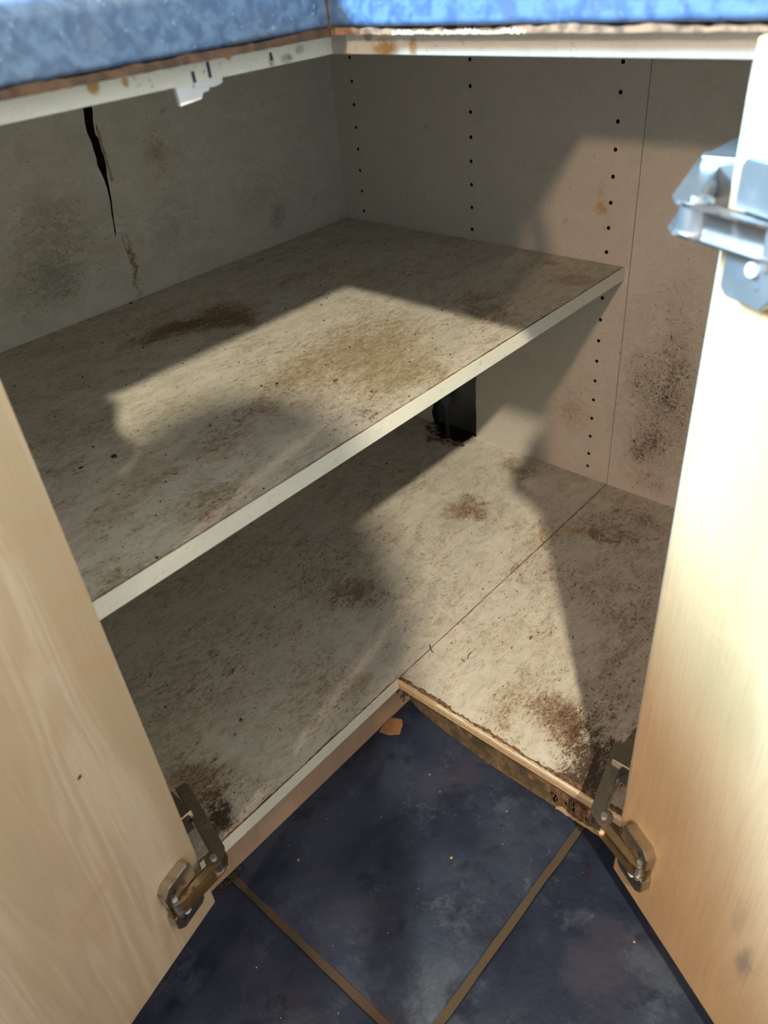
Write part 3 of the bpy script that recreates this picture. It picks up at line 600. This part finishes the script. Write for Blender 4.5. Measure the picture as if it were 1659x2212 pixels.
cp('bare_edge', B(0.8202, 2.6, 0.5300, 0.5445, 0.6796, 0.6815), m_rust, parent=s1)
cp('bare_edge', ragged((0.5302, 0.544, 0.6780), (0.5302, 2.6, 0.6780), (0, 0, 1), (-1, 0, 0), 0.0018, 0.0035, 0.015, 420, 35, 0.0008), m_chip, 'ragged brown board below the laminate', parent=s2)
cp('bare_edge', ragged((0.5306, 0.60, 0.6785), (0.5306, 0.70, 0.6785), (0, 0, 1), (-1, 0, 0), 0.0001, 0.0012, 0.0006, 90, 36, 0.0014), m_band2, 'pale splinters in the bare edge', parent=s2)

# ---------------------------------------------------------------- neighbouring cabinets
def neighbour(name, x0, x1, y0, y1, face, label):
    """closed base cabinet; FACE 'y' looks to +y, 'x' looks to +x"""
    c = empty(name, ((x0 + x1) / 2, (y0 + y1) / 2, FLOOR_Z)); tag(c, label, 'cabinet')
    if face == 'y':
        part('body', B(x0, x1, y0, y1 - 0.018, -0.018, 0.680, 0.001), m_mapleK, c)
        part('kick_board', B(x0, x1, y0 + 0.02, y1 - 0.025, FLOOR_Z, -0.018), m_mapleK, c)
        d = part('door', B(x0 + 0.002, x1 - 0.002, y1 - 0.0175, y1, -0.016, 0.52, 0.0015), m_mapleK, c)
        part('knob', cyl(bmesh.new(), (x1 - 0.05, y1, 0.44), (x1 - 0.05, y1 + 0.02, 0.44), 0.012), m_nickel, d)
        w = part('drawer', B(x0 + 0.002, x1 - 0.002, y1 - 0.0175, y1, 0.524, 0.676, 0.0015), m_mapleK, c)
        part('knob', cyl(bmesh.new(), ((x0 + x1) / 2, y1, 0.60), ((x0 + x1) / 2, y1 + 0.02, 0.60), 0.012), m_nickel, w)
    else:
        part('body', B(x0, x1 - 0.018, y0, y1, -0.018, 0.680, 0.001), m_mapleK, c)
        part('kick_board', B(x0 + 0.02, x1 - 0.025, y0, y1, FLOOR_Z, -0.018), m_mapleK, c)
        d = part('door', B(x1 - 0.0175, x1, y0 + 0.002, y1 - 0.002, -0.016, 0.52, 0.0015), m_mapleK, c)
        part('knob', cyl(bmesh.new(), (x1, y1 - 0.05, 0.44), (x1 + 0.02, y1 - 0.05, 0.44), 0.012), m_nickel, d)
        w = part('drawer', B(x1 - 0.0175, x1, y0 + 0.002, y1 - 0.002, 0.524, 0.676, 0.0015), m_mapleK, c)
        part('knob', cyl(bmesh.new(), (x1, (y0 + y1) / 2, 0.60), (x1 + 0.02, (y0 + y1) / 2, 0.60), 0.012), m_nickel, w)
neighbour('base_cabinet', 0.8395, 1.40, -0.016, 0.5325, 'y', 'closed maple base cabinet left of the open corner cabinet')
neighbour('base_cabinet', -0.016, 0.5125, 0.8395, 1.40, 'x', 'closed maple base cabinet right of the open corner cabinet')

# drain pipe in the dark gap behind the sawn-out hole
bm = bmesh.new(); cyl(bm, (-0.034, 0.176, 0.034), (-0.034, 0.176, 0.30), 0.0125, 20); cyl(bm, (-0.034, 0.176, 0.030), (-0.034, 0.176, 0.046), 0.0150, 20)
cyl(bm, (-0.034, 0.176, 0.015), (-0.034, 0.176, 0.032), 0.007, 14); cyl(bm, (-0.034, 0.176, FLOOR_Z), (-0.034, 0.176, 0.018), 0.005, 12)
tag(seat(part('drain_pipe', bm, m_pipe, smooth=False), (-0.034, 0.176, FLOOR_Z)), 'thin grey pipe hanging in the dark hole at the back', 'pipe')

# ---------------------------------------------------------------- bits lying about
def flake(name, pts, z, th, mat, label, cat, group=None, tilt=0.0):
    bm = prism(bmesh.new(), pts, 2, z, z + th)
    cx = sum(p[0] for p in pts) / len(pts); cy = sum(p[1] for p in pts) / len(pts)
    o = seat(part(name, bm, mat), (cx, cy, z)); tag(o, label, cat, group); return o
flake('wood_chip', [(0.543, 0.514), (0.532, 0.5115), (0.518, 0.5115), (0.511, 0.524), (0.5155, 0.530), (0.5290, 0.5365), (0.5385, 0.527)], FLOOR_Z + 0.0005, 0.0025,
      plain('chip_veneer', (0.25, 0.125, 0.055), 0.6, scale=200), 'orange brown veneer chip on the tiles by the left plinth', 'wood chip')
def stick(name, p, q, r, z, label, cat, mat, group=None):
    bm = bmesh.new(); a, b = Vector((p[0], p[1], z + r)), Vector((q[0], q[1], z + r)); m = a.lerp(b, 0.5) + Vector(((b - a).y, -(b - a).x, 0)) * 0.08
    cyl(bm, a, m, r, 8); cyl(bm, m, b, r, 8, r * 0.6)
    o = seat(part(name, bm, mat), (a.x, a.y, z)); tag(o, label, cat, group); return o
m_twig = plain('dark_twig', (0.025, 0.02, 0.015), 0.7)
m_red = plain('dark_red_scrap', (0.05, 0.006, 0.010), 0.5)
m_or = plain('orange_crumb', (0.50, 0.20, 0.05), 0.6)
stick('twig', (0.4441, 0.5205), (0.4520, 0.5328), 0.0007, 0.0, 'short dark twig lying just right of the seam between bottom boards', 'twig', m_twig)
stick('twig', (0.4230, 0.5697), (0.4348, 0.5735), 0.0006, 0.0, 'thin dark twig on the right bottom board, further from the seam', 'twig', m_twig)
stick('twig', (0.4387, 0.5671), (0.4399, 0.5731), 0.0005, 0.0, 'tiny dark twig beside the thin one on the right bottom board', 'twig', m_twig)
stick('twig', (0.5210, 0.7394), (0.5239, 0.7483), 0.0009, FLOOR_Z, 'dark red sliver on the navy tile near the grout line', 'twig', m_red)
stick('twig', (0.5345, 0.8033), (0.5388, 0.8101), 0.0009, FLOOR_Z, 'dark red sliver on the tile in the right door shadow edge', 'twig', m_red)
def lump(name, x, y, z, s, mat, label, cat, group=None, sx=1.0):
    bm = bmesh.new(); bmesh.ops.create_icosphere(bm, subdivisions=2, radius=s); rr = random.Random(int(x * 9999 + y * 777))
    for v in bm.verts: v.co *= rr.uniform(0.7, 1.2); v.co.x *= sx; v.co.z = max(v.co.z * 0.55, -s * 0.3)
    lo = min(v.co.z for v in bm.verts)
    for v in bm.verts: v.co += Vector((x, y, z - lo))
    o = seat(part(name, bm, mat), (x, y, z)); tag(o, label, cat, group); return o
lump('dirt_crumb', 0.6858, 0.3482, 0.3495, 0.0030, m_twig, 'largest black crumb on the left part of the shelf', 'crumb')
lump('dirt_crumb', 0.7161, 0.3383, 0.3495, 0.0017, m_twig, 'small black crumb left of the largest one on the shelf', 'crumb', sx=1.5)
lump('dirt_crumb', 0.5070, 0.3583, 0.3495, 0.0016, m_red, 'red brown crumb in the middle of the shelf', 'crumb')
lump('dirt_crumb', 0.4940, 0.3687, 0.3495, 0.0015, m_red, 'dark red sliver crumb just right of the middle shelf crumb', 'crumb', sx=1.7)
lump('dirt_crumb', 0.4515, 0.4697, 0.3495, 0.0015, m_red, 'dark crumb near the front edge of the shelf', 'crumb')
lump('dirt_crumb', 0.4418, 0.0071, 0.3495, 0.0022, m_twig, 'black crumb against the left inner wall on the shelf', 'crumb')
lump('dirt_crumb', 0.3432, 0.2899, 0.3495, 0.0013, m_twig, 'tiny black crumb in the brightly lit back part of the shelf', 'crumb')
lump('dirt_crumb', 0.4540, 0.4192, 0.3495, 0.0020, m_chip, 'olive brown curl in the lit part of the shelf', 'crumb', sx=2.0)
lump('dirt_crumb', 0.6907, 0.4298, 0.0, 0.0014, plain('red_scrap', (0.35, 0.02, 0.02), 0.5), 'bright red crumb on the left bottom board', 'crumb')
lump('dirt_crumb', 0.6727, 0.4183, 0.0, 0.0016, m_twig, 'black crumb beside the red one on the left bottom board', 'crumb', sx=1.4)
lump('dirt_crumb', 0.1565, 0.1928, 0.0, 0.0020, m_twig, 'black crumb far back on the left bottom board under the shelf', 'crumb', sx=1.5)
lump('dirt_crumb', 0.3566, 0.6151, 0.0, 0.0018, m_chip, 'olive crumb on the right bottom board', 'crumb', sx=2.2)
lump('dirt_crumb', 0.3186, 0.5129, 0.0, 0.0013, m_twig, 'black speck beside the seam of the bottom boards', 'crumb')
lump('dirt_crumb', 0.7255, 0.5575, FLOOR_Z, 0.0016, m_or, 'orange crumb on the navy tile left of the joint', 'crumb')
lump('dirt_crumb', 0.6178, 0.6863, FLOOR_Z, 0.0015, m_or, 'orange crumb in the middle of the large navy tile', 'crumb')
lump('dirt_crumb', 0.5743, 0.8777, FLOOR_Z, 0.0013, m_or, 'orange crumb on the tile under the right door', 'crumb')
def crumbs(name, n, x0, x1, y0, y1, z, mat, label, smin=0.0003, smax=0.0009, seed=1, ok=lambda x, y: True):
    bm = bmesh.new(); rr = random.Random(seed); k = 0
    while k < n:
        x, y = rr.uniform(x0, x1), rr.uniform(y0, y1)
        if not ok(x, y): continue
        k += 1; s = rr.uniform(smin, smax); a = rr.uniform(0, 6)
        prism(bm, [(x + s * math.cos(a + b) * rr.uniform(.6, 1.8), y + s * math.sin(a + b)) for b in (0, 1.3, 2.6, 3.9, 5.2)], 2, z, z + s)
    o = seat(part(name, bm, mat), ((x0 + x1) / 2, (y0 + y1) / 2, z)); tag(o, label, 'dirt', kind='stuff')
crumbs('floor_grit', 110, 0.52, 1.2, 0.53, 1.2, FLOOR_Z, plain('pale_grit', (0.6, 0.58, 0.52), 0.4), 'pale grit scattered over the navy tiles', 0.00025, 0.0006, 2)
crumbs('shelf_grit', 160, 0.01, 0.80, 0.01, 0.515, 0.3495, m_twig, 'fine dark grit scattered over the shelf', 0.0004, 0.0010, 3)
crumbs('board_grit', 220, 0.05, 0.82, 0.01, 0.82, 0.0, m_twig, 'fine dark grit scattered over the bottom boards', 0.0003, 0.0009, 4, lambda x, y: (y < 0.52 and not (x < 0.06 and 0.13 < y < 0.29)) or (0.53 < y < 0.81 and x < 0.505))
# crumbly dirt in the corner where the left plinth meets the tiles
crumbs('plinth_dirt', 60, 0.772, 0.806, 0.5103, 0.520, FLOOR_Z, plain('dark_soil', (0.045, 0.028, 0.018), 0.9), 'brown dirt against the left plinth at the grout line', 0.0005, 0.0014, 6)

# ---------------------------------------------------------------- the photographer, whose shadow falls into the cabinet
def skin_body(name, pts, edges, mat, sub=2):
    me = bpy.data.meshes.new(name); me.from_pydata([p[0] for p in pts], edges, [])
    o = link(bpy.data.objects.new(name, me)); o.modifiers.new('skin', 'SKIN'); sm = o.modifiers.new('sub', 'SUBSURF'); sm.levels = sub; sm.render_levels = sub
    for v, p in zip(me.skin_vertices[0].data, pts): v.radius = p[1]; v.use_root = False
    me.skin_vertices[0].data[0].use_root = True
    dg = bpy.context.evaluated_depsgraph_get(); nm = bpy.data.meshes.new_from_object(o.evaluated_get(dg))
    bpy.data.objects.remove(o); nm.materials.clear(); nm.materials.append(mat)
    for p in nm.polygons: p.use_smooth = True
    return nm
def build_person():
    pz = empty('person', (1.50, 1.30, FLOOR_Z))
    tag(pz, 'person in a grey top crouching before the cabinet, holding up a phone', 'person')
    def V(*a): return Vector(a)
    # one continuous body: pelvis, spine, neck, shoulders, arms, legs (radii in metres)
    pts = [(V(1.62, 1.27, 0.36), (0.125, 0.12)), (V(1.53, 1.24, 0.52), (0.115, 0.105)), (V(1.42, 1.20, 0.70), (0.125, 0.11)), (V(1.31, 1.16, 0.86), (0.115, 0.10)),
           (V(1.24, 1.135, 0.955), (0.055, 0.055)), (V(1.195, 1.125, 0.985), (0.050, 0.050)),
           (V(1.33, 1.01, 0.865), (0.062, 0.062)), (V(1.36, 0.99, 0.64), (0.045, 0.045)), (V(1.17, 0.985, 0.60), (0.036, 0.036)), (V(1.085, 0.975, 0.625), (0.026, 0.030)),
           (V(1.25, 1.31, 0.865), (0.062, 0.062)), (V(1.29, 1.35, 0.64), (0.045, 0.045)), (V(1.14, 1.20, 0.58), (0.036, 0.036)), (V(1.075, 1.075, 0.62), (0.026, 0.030)),
           (V(1.62, 1.16, 0.30), (0.092, 0.092)), (V(1.30, 1.06, 0.28), (0.062, 0.062)), (V(1.52, 1.08, -0.01), (0.044, 0.044)), (V(1.36, 1.06, -0.045), (0.035, 0.030)),
           (V(1.60, 1.38, 0.30), (0.092, 0.092)), (V(1.27, 1.42, 0.28), (0.062, 0.062)), (V(1.48, 1.46, -0.01), (0.044, 0.044)), (V(1.32, 1.47, -0.045), (0.035, 0.030))]
    ed = [(0, 1), (1, 2), (2, 3), (3, 4), (4, 5), (3, 6), (6, 7), (7, 8), (8, 9), (3, 10), (10, 11), (11, 12), (12, 13), (0, 14), (14, 15), (15, 16), (16, 17), (0, 18), (18, 19), (19, 20), (20, 21)]
    body = skin_body('body', pts, ed, plain('grey_top_fabric', (0.13, 0.13, 0.14), 0.85, scale=300))
    b = Vector((1.50, 1.30, FLOOR_Z)); body.transform(Matrix.Translation(-b))
    o = link(bpy.data.objects.new('body', body)); o.parent = pz; BASE[o.name] = b
    m_skin = plain('skin', (0.55, 0.33, 0.23), 0.5, var=0.05, scale=40)
    # head, looking down along the camera axis
    F = Vector((-0.62, -0.60, -0.50)).normalized(); R = F.cross(Vector((0, 0, 1))).normalized(); U = R.cross(F)
    HC = Vector((1.147, 1.117, 1.06))
    bm = bmesh.new(); bmesh.ops.create_uvsphere(bm, u_segments=28, v_segments=20, radius=1.0)
    for v in bm.verts:
        x, y, z = v.co
        f, r, u = y * 0.098, x * 0.075, z * 0.116
        if z < 0: r *= 1 - 0.28 * z * z; f *= 1 - 0.10 * z * z
        if y > 0.5:
            f += 0.020 * math.exp(-((x / 0.16) ** 2) - (((z + 0.10) / 0.22) ** 2))          # nose
            f -= 0.010 * math.exp(-(((abs(x) - 0.38) / 0.16) ** 2) - (((z - 0.10) / 0.13) ** 2))  # eye sockets
            f += 0.005 * math.exp(-((x / 0.32) ** 2) - (((z + 0.47) / 0.07) ** 2))          # lips
            f += 0.006 * math.exp(-((x / 0.25) ** 2) - (((z + 0.80) / 0.14) ** 2))          # chin
        v.co = HC + F * f + R * r + U * u
    part('head', bm, m_skin, o, smooth=True)
    for s in (-1, 1):
        bm = bmesh.new(); bmesh.ops.create_uvsphere(bm, u_segments=12, v_segments=10, radius=0.011, matrix=Matrix.Translation(HC + F * 0.082 + R * s * 0.029 + U * 0.012))
        part('eye', bm, m_white, o, smooth=True)
        bm = bmesh.new(); bmesh.ops.create_uvsphere(bm, u_segments=14, v_segments=10, radius=1.0)
        for v in bm.verts: v.co = HC + R * s * 0.076 + F * v.co.y * 0.018 + R * v.co.x * 0.008 + U * (v.co.z * 0.030 - 0.005)
        part('ear', bm, m_skin, o, smooth=True)
    bm = bmesh.new(); bmesh.ops.create_uvsphere(bm, u_segments=28, v_segments=20, radius=1.0); rr = random.Random(4)
    for v in bm.verts:
        x, y, z = v.co; k = 1.0 + rr.uniform(-0.02, 0.03)
        if y > 0.1 and z < 0.55: k *= 0.86
        if z < -0.45: k *= 0.84
        v.co = HC + F * (y * 0.106 - 0.008) * k + R * x * 0.084 * k + U * (z * 0.122 + 0.006) * k
    part('hair', bm, plain('dark_hair', (0.03, 0.02, 0.014), 0.6, scale=200), o, smooth=True)
    bm = bmesh.new(); bmesh.ops.create_cone(bm, cap_ends=True, segments=20, radius1=0.052, radius2=0.050, depth=0.10, matrix=Matrix.Translation((1.185, 1.122, 0.99)) @ Vector((-0.5, -0.2, 0.8)).to_track_quat('Z', 'Y').to_matrix().to_4x4())
    part('neck', bm, m_skin, o, smooth=True)
    bm = bmesh.new(); bmesh.ops.create_uvsphere(bm, u_segments=24, v_segments=18, radius=1.0); rr = random.Random(9)
    for v in bm.verts: k = 1 + rr.uniform(-0.03, 0.03); v.co = Vector((1.255, 1.150, 1.075)) + Vector((v.co.x * 0.085, v.co.y * 0.105, v.co.z * 0.135)) * k
    neck_light_blocker = part('neck_light_blocker', bm, plain('grey_blocker_fabric', (0.12, 0.12, 0.13), 0.9, scale=300), o, smooth=True)  # added bulk behind the neck, keeps lamp light off the left door
    # hands: palm and five curled fingers, each finger its own tapered chain joined into the hand mesh
    PU = -DOWN; PR = RIGHT; PF = FWD
    pc = CAM - PF * 0.016 - PU * 0.052 - PR * 0.024                        # phone centre
    for s, wr in ((-1, V(1.085, 0.975, 0.625)), (1, V(1.075, 1.075, 0.62))):
        edge = pc + PR * s * 0.044 - PU * 0.045
        palm = wr.lerp(edge, 0.60) - PF * 0.012
        pts = [(wr, (0.024, 0.026)), (palm, (0.022, 0.028))]; ed = [(0, 1)]
        for k in range(4):
            root = palm + PU * (0.020 - 0.013 * k) - PF * 0.004; ln = (0.94, 1.0, 0.95, 0.8)[k]
            a = root.lerp(edge + PU * (0.034 - 0.020 * k) - PF * 0.014, 0.75 * ln); t = edge + PU * (0.034 - 0.020 * k) + PR * s * 0.006 - PF * 0.004
            n = len(pts); pts += [(root, (0.010, 0.010)), (a, (0.009, 0.009)), (t, (0.008, 0.008)), (t - PR * s * 0.010 - PF * 0.012, (0.007, 0.007))]
            ed += [(1, n), (n, n + 1), (n + 1, n + 2), (n + 2, n + 3)]
        n = len(pts); th = palm + PU * 0.026 - PF * 0.016
        pts += [(th, (0.011, 0.011)), (th.lerp(pc, 0.35) - PF * 0.014 + PU * 0.012, (0.010, 0.010)), (pc + PR * s * 0.022 - PF * 0.014 - PU * 0.010, (0.008, 0.008))]
        ed += [(1, n), (n, n + 1), (n + 1, n + 2)]
        hm = skin_body('hand', pts, ed, m_skin); hm.transform(Matrix.Translation(-b)); ho = link(bpy.data.objects.new('hand', hm)); ho.parent = o
    # phone, its lens just behind the viewpoint
    bm = bmesh.new(); m = Matrix.Identity(4)
    for i in range(3): m[i][0] = PR[i]; m[i][1] = PU[i]; m[i][2] = -PF[i]; m[i][3] = pc[i]
    box(bm, -0.036, 0.036, -0.074, 0.074, -0.004, 0.004, 0.0025, m)
    ph = seat(part('phone', bm, plain('black_phone_case', (0.02, 0.02, 0.022), 0.35)), pc)
    tag(ph, 'black phone held up in both hands in front of the cabinet', 'phone')
    bm = bmesh.new(); box(bm, -0.033, 0.033, -0.071, 0.071, 0.0040, 0.0046, 0.0, m)
    sc = part('screen', bm, plain('dark_glass', (0.01, 0.01, 0.012), 0.08)); sc.data.transform(Matrix.Translation(-pc)); sc.parent = ph
build_person()
